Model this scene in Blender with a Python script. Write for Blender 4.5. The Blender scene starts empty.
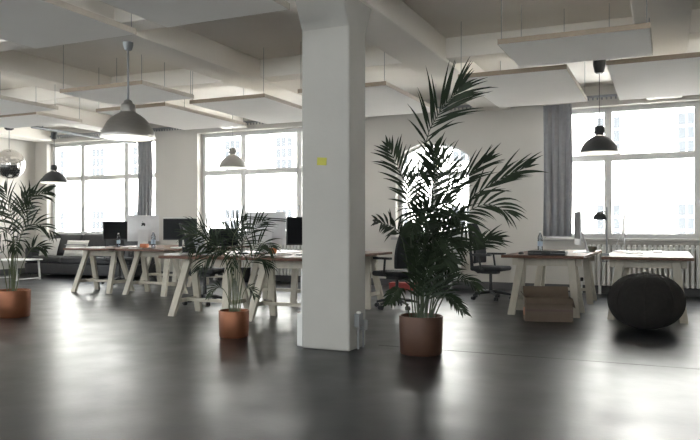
import bpy, math, random
from mathutils import Vector, Matrix
R = math.radians
scene = bpy.context.scene
C = scene.collection
rnd = random.Random(7)

# ------------------------------------------------------------------ materials
def new_mat(name):
    m = bpy.data.materials.new(name); m.use_nodes = True
    return m, m.node_tree.nodes, m.node_tree.links, m.node_tree.nodes['Principled BSDF']

def mat(name, col, rough=.6, metal=0., col2=None, scale=6., bump=0., bscale=40., spec=.5, emit=None, estr=0., detail=4., stretch=None):
    m, N, L, b = new_mat(name)
    b.inputs['Roughness'].default_value = rough
    b.inputs['Metallic'].default_value = metal
    b.inputs['Specular IOR Level'].default_value = spec
    tc = N.new('ShaderNodeTexCoord')
    mp = N.new('ShaderNodeMapping'); L.new(tc.outputs['Object'], mp.inputs['Vector'])
    if stretch: mp.inputs['Scale'].default_value = stretch
    nz = N.new('ShaderNodeTexNoise'); nz.inputs['Scale'].default_value = scale; nz.inputs['Detail'].default_value = detail
    L.new(mp.outputs['Vector'], nz.inputs['Vector'])
    rp = N.new('ShaderNodeValToRGB')
    c2 = col2 if col2 else tuple(x*.9 for x in col)
    rp.color_ramp.elements[0].position = .3; rp.color_ramp.elements[1].position = .7
    rp.color_ramp.elements[0].color = (*c2, 1); rp.color_ramp.elements[1].color = (*col, 1)
    L.new(nz.outputs['Fac'], rp.inputs['Fac']); L.new(rp.outputs['Color'], b.inputs['Base Color'])
    if bump:
        n2 = N.new('ShaderNodeTexNoise'); n2.inputs['Scale'].default_value = bscale; n2.inputs['Detail'].default_value = 3
        L.new(mp.outputs['Vector'], n2.inputs['Vector'])
        bp = N.new('ShaderNodeBump'); bp.inputs['Strength'].default_value = bump; bp.inputs['Distance'].default_value = .01
        L.new(n2.outputs['Fac'], bp.inputs['Height']); L.new(bp.outputs['Normal'], b.inputs['Normal'])
    if emit:
        b.inputs['Emission Color'].default_value = (*emit, 1); b.inputs['Emission Strength'].default_value = estr
    return m

M = {}
M['plaster'] = mat('wall_plaster', (.64, .615, .575), .9, col2=(.60, .58, .54), scale=1.2, bump=.15, bscale=30)
M['ceiling'] = mat('ceiling_plaster', (.80, .765, .71), .9, col2=(.75, .715, .66), scale=.9, bump=.15, bscale=20)
M['pillar'] = mat('pillar_paint', (.43, .42, .39), .8, col2=(.40, .39, .362), scale=2.5, bump=.2, bscale=18)
M['panel'] = mat('panel_fleece', (.91, .885, .84), .95, col2=(.89, .865, .82), scale=3)
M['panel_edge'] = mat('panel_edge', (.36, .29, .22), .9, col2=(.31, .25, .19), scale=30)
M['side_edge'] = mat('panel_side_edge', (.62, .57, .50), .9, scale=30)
M['white'] = mat('white_paint', (.78, .78, .76), .5, scale=3)
M['frame'] = mat('window_frame_paint', (.70, .70, .69), .5, scale=3)
M['sill'] = mat('sill_board', (.45, .44, .42), .5, scale=4)
M['baseboard'] = mat('baseboard_paint', (.10, .10, .10), .6, scale=4)
M['cream'] = mat('trestle_wood', (.56, .52, .435), .6, col2=(.48, .445, .37), scale=5, stretch=(4, 4, .6))
M['wood'] = mat('desktop_wood', (.15, .068, .040), .5, spec=.3, col2=(.085, .040, .026), scale=5, stretch=(8, .7, 8), detail=6)
M['paper'] = mat('paper', (.82, .82, .80), .8)
M['black'] = mat('black_plastic', (.022, .023, .025), .5, scale=8)
M['dark_fabric'] = mat('dark_fabric', (.035, .037, .04), .9, col2=(.025, .026, .03), scale=60, bump=.3, bscale=200)
M['leather'] = mat('sofa_leather', (.035, .036, .04), .45, col2=(.026, .027, .03), scale=10, bump=.2, bscale=60)
M['screen'] = mat('screen_glass', (.010, .011, .013), .4, spec=.15)
M['alu'] = mat('brushed_aluminium', (.60, .60, .61), .38, .85, scale=20)
M['silver'] = mat('silver_casing', (.72, .72, .73), .45, .35, scale=10)
M['steel'] = mat('lamp_steel', (.46, .445, .42), .36, .85, col2=(.37, .355, .335), scale=10, stretch=(1, 1, 30))
M['lamp_grey'] = mat('lamp_grey', (.30, .29, .275), .5, .2)
M['lamp_dark'] = mat('lamp_dark', (.035, .037, .038), .5, .1)
M['lamp_white'] = mat('lamp_lining', (.86, .86, .84), .6)
M['bulb'] = mat('bulb_glow', (.9, .9, .85), .5, emit=(1, .93, .82), estr=60)
M['grey_metal'] = mat('grey_metal', (.28, .29, .30), .5, .5)
M['chrome'] = mat('chrome', (.75, .75, .76), .15, 1.)
M['copper'] = mat('copper_pot', (.25, .098, .050), .42, .65, col2=(.19, .075, .038), scale=5)
M['brown_pot'] = mat('brown_pot', (.10, .050, .032), .5, .35, col2=(.075, .037, .024), scale=5)
M['soil'] = mat('soil', (.03, .022, .016), 1., col2=(.015, .011, .008), scale=50, bump=1, bscale=80)
M['leaf'] = mat('palm_leaf', (.026, .040, .020), .55, col2=(.014, .022, .012), scale=7, spec=.3)
M['dark_stalk'] = mat('palm_dark_stalk', (.045, .06, .03), .6, col2=(.025, .035, .018), scale=10)
M['stalk'] = mat('palm_lit_stalk', (.11, .125, .06), .6, col2=(.07, .085, .04), scale=10)  # paler copy for stalks in the light, brightness put into the colour
M['card'] = mat('cardboard', (.13, .095, .068), .85, col2=(.11, .08, .057), scale=8)
M['card_tape'] = mat('brown_tape', (.09, .05, .04), .4)
M['red'] = mat('red_vinyl', (.36, .045, .04), .5)
M['pouf'] = mat('pouf_fabric', (.018, .015, .013), .95, col2=(.012, .0105, .009), scale=25, bump=.5, bscale=120)
M['curtain'] = mat('grey_curtain', (.34, .345, .36), .85, col2=(.30, .305, .32), scale=10)
M['cushion'] = mat('pale_cushion', (.66, .65, .62), .9, col2=(.58, .57, .55), scale=15)
M['stripe'] = mat('grey_stripe', (.30, .30, .31), .9)
M['yellow'] = mat('yellow_note', (.50, .48, .09), .8)
M['facade'] = mat('facade_render', (.82, .80, .76), .9, col2=(.78, .76, .72), scale=.4)
M['facade_win'] = mat('facade_window', (.040, .043, .046), .6, col2=(.036, .039, .042), spec=.15)
M['yard'] = mat('yard_paving', (.72, .71, .69), .9, scale=.6)
M['orange'] = mat('orange_plastic', (.55, .17, .06), .5)
M['blue_label'] = mat('bottle_label', (.45, .56, .68), .5)
M['bowl'] = mat('olive_glaze', (.16, .17, .12), .4)

def glass(name, col, rough, fac):
    m, N, L, b = new_mat(name)
    N.remove(b)
    out = [n for n in N if n.type == 'OUTPUT_MATERIAL'][0]
    t = N.new('ShaderNodeBsdfTransparent'); t.inputs['Color'].default_value = (*col, 1)
    g = N.new('ShaderNodeBsdfGlossy'); g.inputs['Roughness'].default_value = rough
    mx = N.new('ShaderNodeMixShader')
    lw = N.new('ShaderNodeLayerWeight'); lw.inputs['Blend'].default_value = fac
    L.new(lw.outputs['Fresnel'], mx.inputs['Fac']); L.new(t.outputs[0], mx.inputs[1]); L.new(g.outputs[0], mx.inputs[2])
    L.new(mx.outputs[0], out.inputs['Surface'])
    return m
M['glass'] = glass('window_glass', (.96, .975, .98), .02, .12)
M['bottle'] = glass('clear_plastic', (.80, .84, .88), .08, .35)

# mirror ball: small facets, each a slightly different tilt
def mirror_mat():
    m, N, L, b = new_mat('mirror_tiles')
    b.inputs['Metallic'].default_value = 1; b.inputs['Roughness'].default_value = .12
    b.inputs['Base Color'].default_value = (.62, .60, .58, 1)
    return m
M['mirror'] = mirror_mat()

def floor_mat():
    m, N, L, b = new_mat('dark_polished_floor')
    tc = N.new('ShaderNodeTexCoord')
    def noise(sc, det=4, stretch=None, dist=0):
        mp = N.new('ShaderNodeMapping'); L.new(tc.outputs['Object'], mp.inputs['Vector'])
        if stretch: mp.inputs['Scale'].default_value = stretch
        n = N.new('ShaderNodeTexNoise'); n.inputs['Scale'].default_value = sc; n.inputs['Detail'].default_value = det
        n.inputs['Distortion'].default_value = dist
        L.new(mp.outputs['Vector'], n.inputs['Vector']); return n.outputs['Fac']
    def ramp(v, p0, c0, p1, c1):
        r = N.new('ShaderNodeValToRGB'); r.color_ramp.elements[0].position = p0; r.color_ramp.elements[1].position = p1
        r.color_ramp.elements[0].color = (*c0, 1); r.color_ramp.elements[1].color = (*c1, 1)
        L.new(v, r.inputs['Fac']); return r.outputs['Color']
    base = ramp(noise(1.3, 6), .3, (.0125, .014, .016), .7, (.020, .022, .0245))
    # fine pale scuffs: thin bands of a stretched, distorted noise
    sc = ramp(noise(.9, 2, (1, 1.6, 1), 2.5), .495, (0, 0, 0), .5, (1, 1, 1))
    sc2 = ramp(noise(.9, 2, (1, 1.6, 1), 2.5), .5, (1, 1, 1), .505, (0, 0, 0))
    mul = N.new('ShaderNodeMath'); mul.operation = 'MULTIPLY'; L.new(sc, mul.inputs[0]); L.new(sc2, mul.inputs[1])
    dim = N.new('ShaderNodeMath'); dim.operation = 'MULTIPLY'; dim.inputs[1].default_value = .12; L.new(mul.outputs[0], dim.inputs[0])
    mx = N.new('ShaderNodeMixRGB'); dim.inputs[1].default_value = .0; L.new(dim.outputs[0], mx.inputs['Fac']); L.new(base, mx.inputs['Color1'])
    mx.inputs['Color2'].default_value = (.07, .07, .07, 1)
    L.new(mx.outputs['Color'], b.inputs['Base Color'])
    rr = ramp(noise(2.2, 5), .3, (.29,)*3, .75, (.38,)*3)
    L.new(rr, b.inputs['Roughness'])
    b.inputs['Specular IOR Level'].default_value = .27
    b1 = N.new('ShaderNodeBump'); b1.inputs['Strength'].default_value = .12; b1.inputs['Distance'].default_value = .008
    L.new(noise(3.5, 1), b1.inputs['Height'])
    b2 = N.new('ShaderNodeBump'); b2.inputs['Strength'].default_value = .10; b2.inputs['Distance'].default_value = .003
    L.new(noise(28, 3), b2.inputs['Height']); L.new(b1.outputs['Normal'], b2.inputs['Normal'])
    L.new(b2.outputs['Normal'], b.inputs['Normal'])
    return m
M['floor'] = floor_mat()

# ------------------------------------------------------------------ mesh builder
class MB:
    def __init__(s): s.v = []; s.f = []
    def add(s, vs, fs):
        n = len(s.v); s.v += [tuple(v) for v in vs]; s.f += [tuple(i+n for i in f) for f in fs]; return s
    def box(s, x0, x1, y0, y1, z0, z1, mtx=None):
        vs = [Vector(p) for p in ((x0,y0,z0),(x1,y0,z0),(x1,y1,z0),(x0,y1,z0),(x0,y0,z1),(x1,y0,z1),(x1,y1,z1),(x0,y1,z1))]
        if mtx: vs = [mtx @ v for v in vs]
        return s.add(vs, [(0,3,2,1),(4,5,6,7),(0,1,5,4),(1,2,6,5),(2,3,7,6),(3,0,4,7)])
    def bar(s, a, b, w, h, up=(0,0,1)):
        """square bar from a to b, w across, h along 'up'"""
        a = Vector(a); b = Vector(b); d = (b-a); ln = d.length; d.normalize()
        u = Vector(up); sx = d.cross(u)
        if sx.length < 1e-4: sx = d.cross(Vector((0,1,0)))
        sx.normalize(); uz = sx.cross(d).normalized()
        vs = [p + sx*i*w/2 + uz*j*h/2 for p in (a,b) for i,j in ((-1,-1),(1,-1),(1,1),(-1,1))]
        return s.add(vs, [(3,2,1,0),(4,5,6,7),(0,1,5,4),(1,2,6,5),(2,3,7,6),(3,0,4,7)])
    def leg(s, a, b, w, h):
        """bar whose two ends are cut level"""
        a = Vector(a); b = Vector(b)
        vs = [p + Vector((i*w/2, j*h/2, 0)) for p in (a,b) for i,j in ((-1,-1),(1,-1),(1,1),(-1,1))]
        return s.add(vs, [(3,2,1,0),(4,5,6,7),(0,1,5,4),(1,2,6,5),(2,3,7,6),(3,0,4,7)] if b.z > a.z else
                     [(0,1,2,3),(7,6,5,4),(4,5,1,0),(5,6,2,1),(6,7,3,2),(7,4,0,3)])
    def tube(s, pts, r, n=8, cap=True):
        pts = [Vector(p) for p in pts]
        rs = r if isinstance(r, (list, tuple)) else [r]*len(pts)
        base = len(s.v); prev = None
        for i, p in enumerate(pts):
            t = (pts[min(i+1, len(pts)-1)] - pts[max(i-1, 0)]).normalized()
            if prev is None:
                u = t.orthogonal().normalized()
            else:
                u = (prev - t*prev.dot(t)).normalized()
            prev = u; w = t.cross(u)
            for k in range(n):
                a = 2*math.pi*k/n
                s.v.append(tuple(p + (u*math.cos(a) + w*math.sin(a))*rs[i]))
        for i in range(len(pts)-1):
            for k in range(n):
                a = base+i*n+k; b = base+i*n+(k+1) % n
                s.f.append((a, b, b+n, a+n))
        if cap:
            s.f.append(tuple(base+k for k in reversed(range(n))))
            s.f.append(tuple(base+(len(pts)-1)*n+k for k in range(n)))
        return s
    def lathe(s, prof, n=32, c=(0,0,0), close=False):
        """prof: (r,z) list"""
        base = len(s.v); c = Vector(c); idx = []
        for r, z in prof:
            if r < 1e-6:
                idx.append([len(s.v)]); s.v.append(tuple(c+Vector((0,0,z))))
            else:
                idx.append(list(range(len(s.v), len(s.v)+n)))
                for k in range(n):
                    a = 2*math.pi*k/n
                    s.v.append(tuple(c+Vector((r*math.cos(a), r*math.sin(a), z))))
        pr = list(zip(idx, idx[1:])) + ([(idx[-1], idx[0])] if close else [])
        for A, B in pr:
            for k in range(n):
                k2 = (k+1) % n
                if len(A) == 1 and len(B) == 1: continue
                if len(A) == 1: s.f.append((A[0], B[k2], B[k]))
                elif len(B) == 1: s.f.append((A[k], A[k2], B[0]))
                else: s.f.append((A[k], A[k2], B[k2], B[k]))
        return s
    def prism(s, poly, d0, d1, axis='y'):
        n = len(poly)
        def P(a, b, d): return (a, d, b) if axis == 'y' else ((d, a, b) if axis == 'x' else (a, b, d))
        vs = [P(a, b, d0) for a, b in poly] + [P(a, b, d1) for a, b in poly]
        fs = [tuple(range(n)), tuple(reversed(range(n, 2*n)))]
        for k in range(n):
            k2 = (k+1) % n; fs.append((k, k+n, k2+n, k2))
        return s.add(vs, fs)
    def build(s, name, m, parent=None, bevel=0., smooth=False, seg=2, subsurf=0, fix=True):
        me = bpy.data.meshes.new(name); me.from_pydata(s.v, [], s.f); me.update()
        if fix:
            import bmesh
            bm = bmesh.new(); bm.from_mesh(me); bmesh.ops.recalc_face_normals(bm, faces=bm.faces); bm.to_mesh(me); bm.free()
        me.materials.append(m)
        o = bpy.data.objects.new(name, me); C.objects.link(o)
        if parent: o.parent = parent
        if smooth:
            for p in me.polygons: p.use_smooth = True
            me.set_sharp_from_angle(angle=R(40))
        if bevel:
            b = o.modifiers.new('bevel', 'BEVEL'); b.width = bevel; b.segments = seg; b.limit_method = 'ANGLE'; b.angle_limit = R(40)
        if subsurf:
            q = o.modifiers.new('sub', 'SUBSURF'); q.levels = subsurf; q.render_levels = subsurf
        return o

def tag(o, label=None, cat=None, group=None, kind=None):
    if label: o['label'] = label
    if cat: o['category'] = cat
    if group: o['group'] = group
    if kind: o['kind'] = kind
    return o
def empty(name, loc=(0,0,0), rz=0., label=None, cat=None, group=None, kind=None):
    o = bpy.data.objects.new(name, None); C.objects.link(o)
    o.location = loc; o.rotation_euler = (0,0,rz); o.empty_display_size = .2
    return tag(o, label, cat, group, kind)
def copy_thing(o, parent=None):
    c = o.copy(); C.objects.link(c); c.parent = parent
    for ch in list(o.children): copy_thing(ch, c)
    return c
def struct(o, label=None, cat=None):
    return tag(o, label, cat, kind='structure')

# ------------------------------------------------------------------ the room
YW = 12.14                 # inner face of the window wall
XL, XR, YB = -13.77, 5.6, -4.2
ZC = 3.40                  # slab
ZB = 3.11                  # underside of the beams
SILL, TOP, TR = .90, 3.07, 2.235
TH = .38

struct(MB().box(XL-.4, XR+.4, YB-.4, YW+TH, -.15, 0).build('floor', M['floor']), 'dark polished floor with soft window reflections', 'floor')
struct(MB().box(XL-.4, XR+.4, YB-.4, YW+TH, ZC, ZC+.25).build('ceiling', M['ceiling']), 'pale plastered concrete ceiling slab', 'ceiling')

# window wall with three wide openings and one arched one
W = [(-13.40, -10.17, (-12.44, -11.13)), (-9.05, -5.80, (-8.02, -6.70)), (-1.90, 1.45, (-.895, .446))]
AX0, AX1, ASP = -4.58, -3.18, 2.36
w = MB()
edges = [XL-.4] + [e for a, b, _ in W[:2] for e in (a, b)] + [AX0, AX1] + [W[2][0], W[2][1]] + [XR+.4]
for k in range(0, len(edges), 2): w.box(edges[k], edges[k+1], YW, YW+TH, 0, ZC)
for a, b, _ in W:
    w.box(a, b, YW, YW+TH, 0, SILL); w.box(a, b, YW, YW+TH, TOP, ZC)
w.box(AX0, AX1, YW, YW+TH, 0, SILL)
def arch_pts(x0, x1, zs, rise, n=16):
    hw = (x1-x0)/2; r = (hw*hw+rise*rise)/(2*rise); cx = (x0+x1)/2; cz = zs+rise-r
    a0 = math.asin(hw/r)
    return [(cx+r*math.sin(-a0+2*a0*k/n), cz+r*math.cos(-a0+2*a0*k/n)) for k in range(n+1)]
ar = arch_pts(AX0, AX1, ASP, .26)
for (p, q) in zip(ar, ar[1:]):
    w.prism([p, q, (q[0], ZC), (p[0], ZC)], YW, YW+TH)
wf = struct(w.build('wall_far', M['plaster']), 'pale window wall at the far side', 'wall')

# left, right and rear walls (the rear and right ones have windows of their own, behind the camera)
w = MB()
lw = [(-3., -.2), (1.2, 4.), (5.4, 8.2)]
ys = [YB-.4] + [e for p in lw for e in p] + [YW+TH]
for k in range(0, len(ys), 2): w.box(XL-.4, XL, ys[k], ys[k+1], 0, ZC)
for a, b in lw: w.box(XL-.4, XL, a, b, 0, SILL); w.box(XL-.4, XL, a, b, TOP, ZC)
struct(w.build('wall_left', M['plaster']), 'white plastered wall at the left end', 'wall')
w = MB()
rw = [(-3.2, -1.2)]
ys = [YB-.4] + [e for p in rw for e in p] + [YW+TH]
for k in range(0, len(ys), 2): w.box(XR, XR+.4, ys[k], ys[k+1], 0, ZC)
for a, b in rw: w.box(XR, XR+.4, a, b, 0, SILL); w.box(XR, XR+.4, a, b, TOP, ZC)
struct(w.build('wall_right', M['plaster']), 'white plastered wall at the right end', 'wall')
w = MB()
bw = [(-12.5, -9.3), (-8.2, -5.), (-3.6, -.4), (.8, 4.)]
xs = [XL-.4] + [e for p in bw for e in p] + [XR+.4]
for k in range(0, len(xs), 2): w.box(xs[k], xs[k+1], YB-.4, YB, 0, ZC)
for a, b in bw: w.box(a, b, YB-.4, YB, 0, SILL); w.box(a, b, YB-.4, YB, TOP, ZC)
struct(w.build('wall_rear', M['plaster']), 'white plastered wall behind the viewer', 'wall')

def glazing(o, f, axis, a, b, d, muls, z0=SILL, z1=TOP, tr=TR):
    """frame bars into f; returns pane rectangles"""
    fw = .078
    def bx(u0, u1, v0, v1, q0=d-.04, q1=d+.04):
        if axis == 'y': f.box(u0, u1, q0, q1, v0, v1)
        else: f.box(q0, q1, u0, u1, v0, v1)
    bx(a, a+fw, z0, z1); bx(b-fw, b, z0, z1); bx(a+fw, b-fw, z0, z0+fw); bx(a+fw, b-fw, z1-fw, z1)
    for m_ in muls: bx(m_-.058, m_+.058, z0+fw, z1-fw, d-.05, d+.05)
    us = [a+fw] + [e for m_ in muls for e in (m_-.058, m_+.058)] + [b-fw]
    out = []
    for k in range(0, len(us), 2):
        bx(us[k], us[k+1], tr-.052, tr+.052, d-.045, d+.045)
        out += [(us[k], us[k+1], z0+fw, tr-.052), (us[k], us[k+1], tr+.052, z1-fw)]
    return out
wn = 0
def window(axis, a, b, d, muls, label, sill=None):
    global wn
    wn += 1
    loc = ((a+b)/2, d, SILL) if axis == 'y' else (d, (a+b)/2, SILL)
    e = struct(empty('window_%d' % wn, loc), label, 'window')
    inv = Matrix.Translation(-Vector(loc))
    def put(mb, name, m, **k):
        mb.v = [tuple(inv @ Vector(v)) for v in mb.v]; return mb.build(name, m, e, **k)
    f = MB(); rects = glazing(None, f, axis, a, b, d, muls)
    put(f, 'frame', M['frame'])
    for (u0, u1, v0, v1) in rects:
        g = MB()
        if axis == 'y': g.box(u0, u1, d-.004, d+.004, v0, v1)
        else: g.box(d-.004, d+.004, u0, u1, v0, v1)
        put(g, 'pane', M['glass'])
    if sill:
        s = MB().box(a-.06, b+.06, sill[0], sill[1], SILL-.045, SILL); put(s, 'sill', M['sill'], bevel=.006)
        h = MB()
        for m_ in muls:
            h.box(m_-.012, m_+.012, d-.075, d-.05, 1.5, 1.53).box(m_-.01, m_+.01, d-.09, d-.075, 1.44, 1.53)
        put(h, 'handle', M['alu'])
    return e
for (a, b, mu), lab in zip(W, ('wide white window behind the sofa at far left', 'wide white window left of the pillar', 'wide white window behind the desks at right')):
    window('y', a, b, 12.36, mu, lab, (YW-.13, 12.32))
# arched window
wn += 1
ea = struct(empty('window_%d' % wn, ((AX0+AX1)/2, 12.36, SILL)), 'arched white window behind the tall palm', 'window')
cx = (AX0+AX1)/2
f = MB()
outer = [(AX0-cx, 0)] + [(x-cx, z-SILL) for x, z in ar] + [(AX1-cx, 0)]
ai = arch_pts(AX0+.07, AX1-.07, ASP, .22)
inner = [(AX0+.07-cx, .07)] + [(x-cx, z-SILL) for x, z in ai] + [(AX1-.07-cx, .07)]
for k in range(len(outer)):
    k2 = (k+1) % len(outer)
    f.prism([outer[k], outer[k2], inner[k2], inner[k]], -.04, .04)
f.box(-.04, .04, -.045, .045, .07, 1.62).box(AX0+.07-cx, -.04, -.04, .04, 1.12, 1.19).box(.04, AX1-.07-cx, -.04, .04, 1.12, 1.19)
f.build('frame', M['frame'], ea)
for sgn in (-1, 1):
    g = MB()
    half = [(x, z) for x, z in inner if x*sgn >= 0]
    pts = [(.0, .07)] + half + [(.0, inner[9][1])] if sgn > 0 else [(.0, .07)] + list(reversed([p for p in half])) + []
    # plain split: lower pane rectangle and upper arched pane
    x0, x1 = (.04, AX1-.07-cx) if sgn > 0 else (AX0+.07-cx, -.04)
    g.box(x0, x1, -.004, .004, .07, 1.12); g.build('pane', M['glass'], ea)
    up = [(x, z) for x, z in inner[1:-1] if (x*sgn > .03)]
    up = sorted(up, key=lambda p: p[0])
    g = MB().prism([(x0, 1.19)] + [(min(max(x, x0), x1), z) for x, z in up] + [(x1, 1.19)], -.004, .004); g.build('pane', M['glass'], ea)
MB().box(AX0-.05-cx, AX1+.05-cx, YW-.12-12.36, -.04, -.045, 0).build('sill', M['sill'], ea, bevel=.006)

for a, b in lw: window('x', a, b, XL-.2, ((a+b)/2,), 'white window in the left end wall')
for a, b in rw: window('x', a, b, XR+.2, ((a+b)/2,), 'white window in the right end wall')
for a, b in bw: window('y', a, b, YB-.2, ((a+b)/2-.5, (a+b)/2+.5), 'white window in the wall behind the viewer')

b_ = MB(); b_.box(XL, XR, YW-.02, YW, 0, .13)
struct(b_.build('baseboard_far', M['baseboard'], bevel=.004), 'dark baseboard along the window wall', 'baseboard')
b_ = MB(); b_.box(XL, XL+.02, YB, YW-.02, 0, .13)
struct(b_.build('baseboard_left', M['baseboard'], bevel=.004), 'dark baseboard along the left end wall', 'baseboard')

# beams: every 2.67 m along the depth, deepened where a pillar carries them
PX0, PX1, PY0, PY1 = -2.97, -2.50, 5.50, 5.86
tn = 0
def trim(mb, lab):
    global tn
    tn += 1
    return struct(mb.build('trim_%d' % tn, M['ceiling'], bevel=.012), lab, 'beam')
for k, cxb in enumerate((-13.4, -10.73, -8.06, -5.39, -2.72, -.05, 2.62, 5.29)):
    hw = .26 if k % 2 == 0 else .19
    hw = .26
    mb = MB()
    if abs(cxb+2.72) < .01:
        mb.box(PX0-.03, PX1+.03, YB, YW, ZB, ZC)
    else:
        mb.box(cxb-hw, cxb+hw, YB, YW, ZB, ZC)
    trim(mb, 'ceiling beam number %d from the left running to the window wall' % (k+1))
for y0, lab in ((-.2, 'cross beam nearest the viewer'), (2.9, 'cross beam in front of the pillar'), (PY0, 'cross beam over the pillar'), (8.30, 'cross beam between pillar and window wall'), (10.95, 'cross beam closest to the window wall')):
    if y0 == 10.95: continue
    mb = MB(); mb.box(XL, XR, y0, y0+.31, ZB+.035, ZC)
    trim(mb, lab)
def pillar(x0, x1, y0, y1, lab):
    e = MB().prism([(y0, 0), (y1, 0), (y1, 2.82), (y1+.16, ZB), (y0-.16, ZB), (y0, 2.82)], x0, x1, 'x')
    return struct(e.build('pillar', M['pillar'], bevel=.02, seg=3), lab, 'pillar')
pillar(PX0, PX1, PY0, PY1, 'thick white square pillar in the middle of the room')

# floor joint
j = MB().box(-2.4, XR, 5.922, 5.934, 0.0, .0012)
struct(j.build('trim_30', M['black']), 'dark straight joint line in the floor', 'floor joint')

# ------------------------------------------------------------------ outside
struct(MB().box(-60, 50, YW+TH+.02, 60, -.6, -.4).build('ground', M['yard']), 'paved yard outside', 'ground')  # yard level raised and paving kept pale to bounce light up to the ceiling
bd = empty('building', (-6, 29, -.4), 0, 'pale building with rows of windows across the yard outside', 'building')
fx = [x*2.9-28 for x in range(20)]
MB().box(-30, 32, 0, 10, 0, 11.5).build('facade', M['facade'], bd)
MB().box(-30.3, 32.3, -.35, 10, 11.5, 12).build('cornice', M['facade'], bd)
for zz in (.9, 4.3, 7.7):
    for x in fx:
        q = MB()
        for i in (-1, 0, 1):
            for k in (0, 1, 2): q.box(x+i*.30-.125, x+i*.30+.125, -.03, .02, zz+k*.52, zz+k*.52+.44)
        q.build('facade_window', M['facade_win'], bd)

# ------------------------------------------------------------------ ceiling panels
PZ0, PZ1 = 2.75, 2.80
def panel(x0, x1, y0, y1, label, group=None, tops=None):
    cx, cy = (x0+x1)/2, (y0+y1)/2
    e = empty('acoustic_panel', (cx, cy, PZ0), 0, label, 'ceiling panel', 'suspended acoustic panels')
    hx, hy = (x1-x0)/2, (y1-y0)/2
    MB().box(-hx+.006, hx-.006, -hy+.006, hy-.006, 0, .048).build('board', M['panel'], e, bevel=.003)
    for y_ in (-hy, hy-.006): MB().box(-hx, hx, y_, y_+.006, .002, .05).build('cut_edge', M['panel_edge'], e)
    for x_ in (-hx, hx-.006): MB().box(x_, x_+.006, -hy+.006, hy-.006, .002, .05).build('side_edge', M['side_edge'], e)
    for sx in (-1, 1):
        for sy in (-1, 1):
            wx, wy = cx+sx*(hx-.03), cy+sy*(hy-.03)
            ztop = ZC
            for cb in (-13.4, -10.73, -8.06, -5.39, -2.72, -.05, 2.62):
                if abs(wx-cb) < .26: ztop = ZB
            for yb in (-.2, 2.9, PY0, 8.30):
                if yb < wy < yb+.31: ztop = min(ztop, ZB+.035)
            MB().tube([(sx*(hx-.03), sy*(hy-.03), .046), (sx*(hx-.03), sy*(hy-.03), ztop-PZ0)], .0035, 5).build('suspension_wire', M['grey_metal'], e)
    return e
panel(-1.42, -.13, 6.40, 7.42, 'suspended white panel at upper right, the nearest one right of the pillar')
panel(-2.15, -.97, 7.68, 9.78, 'suspended white panel behind the top of the tall palm')
panel(-.58, .62, 7.68, 9.86, 'suspended white panel over the right hand window and desks')
panel(-4.20, -3.02, 7.68, 9.76, 'suspended white panel half hidden behind the pillar, at its right edge')
panel(-6.90, -5.60, 6.45, 7.44, 'suspended white panel right above the big steel lamp')
panel(-7.55, -6.30, 7.72, 9.76, 'suspended white panel just behind the big steel lamp')
panel(-5.90, -4.72, 7.74, 9.76, 'suspended white panel over the window left of the pillar')
panel(-5.40, -4.20, 2.70, 4.77, 'suspended white panel at top left corner, the nearest overhead')
panel(-3.83, -2.65, 2.70, 4.72, 'suspended white panel cut by the top edge left of the pillar')
panel(-9.20, -7.90, 6.40, 7.36, 'suspended white panel at left edge, above the mirror ball, nearer one')
panel(-10.1, -8.50, 7.50, 8.40, 'suspended white panel at left edge above the dark lamp, further one')

# ------------------------------------------------------------------ pendant lamps
def thick_profile(p, t):
    return p + [(max(r-t, .004), z-t*.35 if i else z) for i, (r, z) in reversed(list(enumerate(p)))]
def pendant(loc, ztop, prof, cap, shade_m, cap_m, cord_r, label, canopy_h=.1, canopy_r=.06, cap_col=None, rod_m=None):
    """loc = centre of the shade rim"""
    x, y, z = loc
    e = empty('pendant_lamp', (x, y, ztop), 0, label, 'lamp')
    dz = z-ztop
    MB().lathe([(r, h+dz) for r, h in prof], 40).build('shade', shade_m, e, smooth=True, fix=False).modifiers.new('th', 'SOLIDIFY').thickness = .004
    li = MB().lathe([(r*.975-.003, h+dz-.002 if i else h+dz+.001) for i, (r, h) in enumerate(prof)], 40)
    li.build('shade_lining', M['lamp_white'], e, smooth=True, fix=False)
    rr = prof[0][0]
    MB().lathe([(rr+.004, dz-.004), (rr+.007, dz+.004), (rr+.002, dz+.012), (rr-.004, dz+.004)], 40, close=True).build('rim', M['lamp_white'], e, smooth=True)
    hs = prof[-1][1]
    MB().lathe([(0, hs+dz+cap[-1][1])] + [(r, hs+dz+h) for r, h in reversed(cap)] + [(0, hs+dz+cap[0][1])], 24).build('socket_cap', cap_m, e, smooth=True)
    MB().tube([(0, 0, hs+dz+cap[-1][1]-.01), (0, 0, -canopy_h*.5)], cord_r, 8).build('rod' if cord_r > .006 else 'cord', rod_m or M['black'], e)
    MB().lathe([(0, 0), (canopy_r, 0), (canopy_r, -canopy_h*.35), (canopy_r*.75, -canopy_h*.9), (canopy_r*.5, -canopy_h), (0, -canopy_h)], 24).build('canopy', M['grey_metal'] if cap_m is M['steel'] else cap_m, e, smooth=True)
    MB().lathe([(0, dz+.06), (.03, dz+.07), (.042, dz+.105), (.03, dz+.14), (.018, dz+.19), (0, dz+.19)], 16).build('bulb', M['bulb'], e, smooth=True)
    return e
prof_big = [(.29, 0), (.288, .025), (.278, .065), (.258, .11), (.226, .165), (.184, .212), (.138, .248), (.100, .270), (.086, .282)]
cap_big = [(.082, -.004), (.080, .06), (.074, .085), (.05, .10), (.042, .125), (.02, .14)]
pendant((-5.40, 6.0, 2.06), ZB, prof_big, cap_big, M['steel'], M['steel'], .011, 'big brushed steel pendant lamp at left, nearest to the viewer', .09, .055, rod_m=M['grey_metal'])
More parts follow.
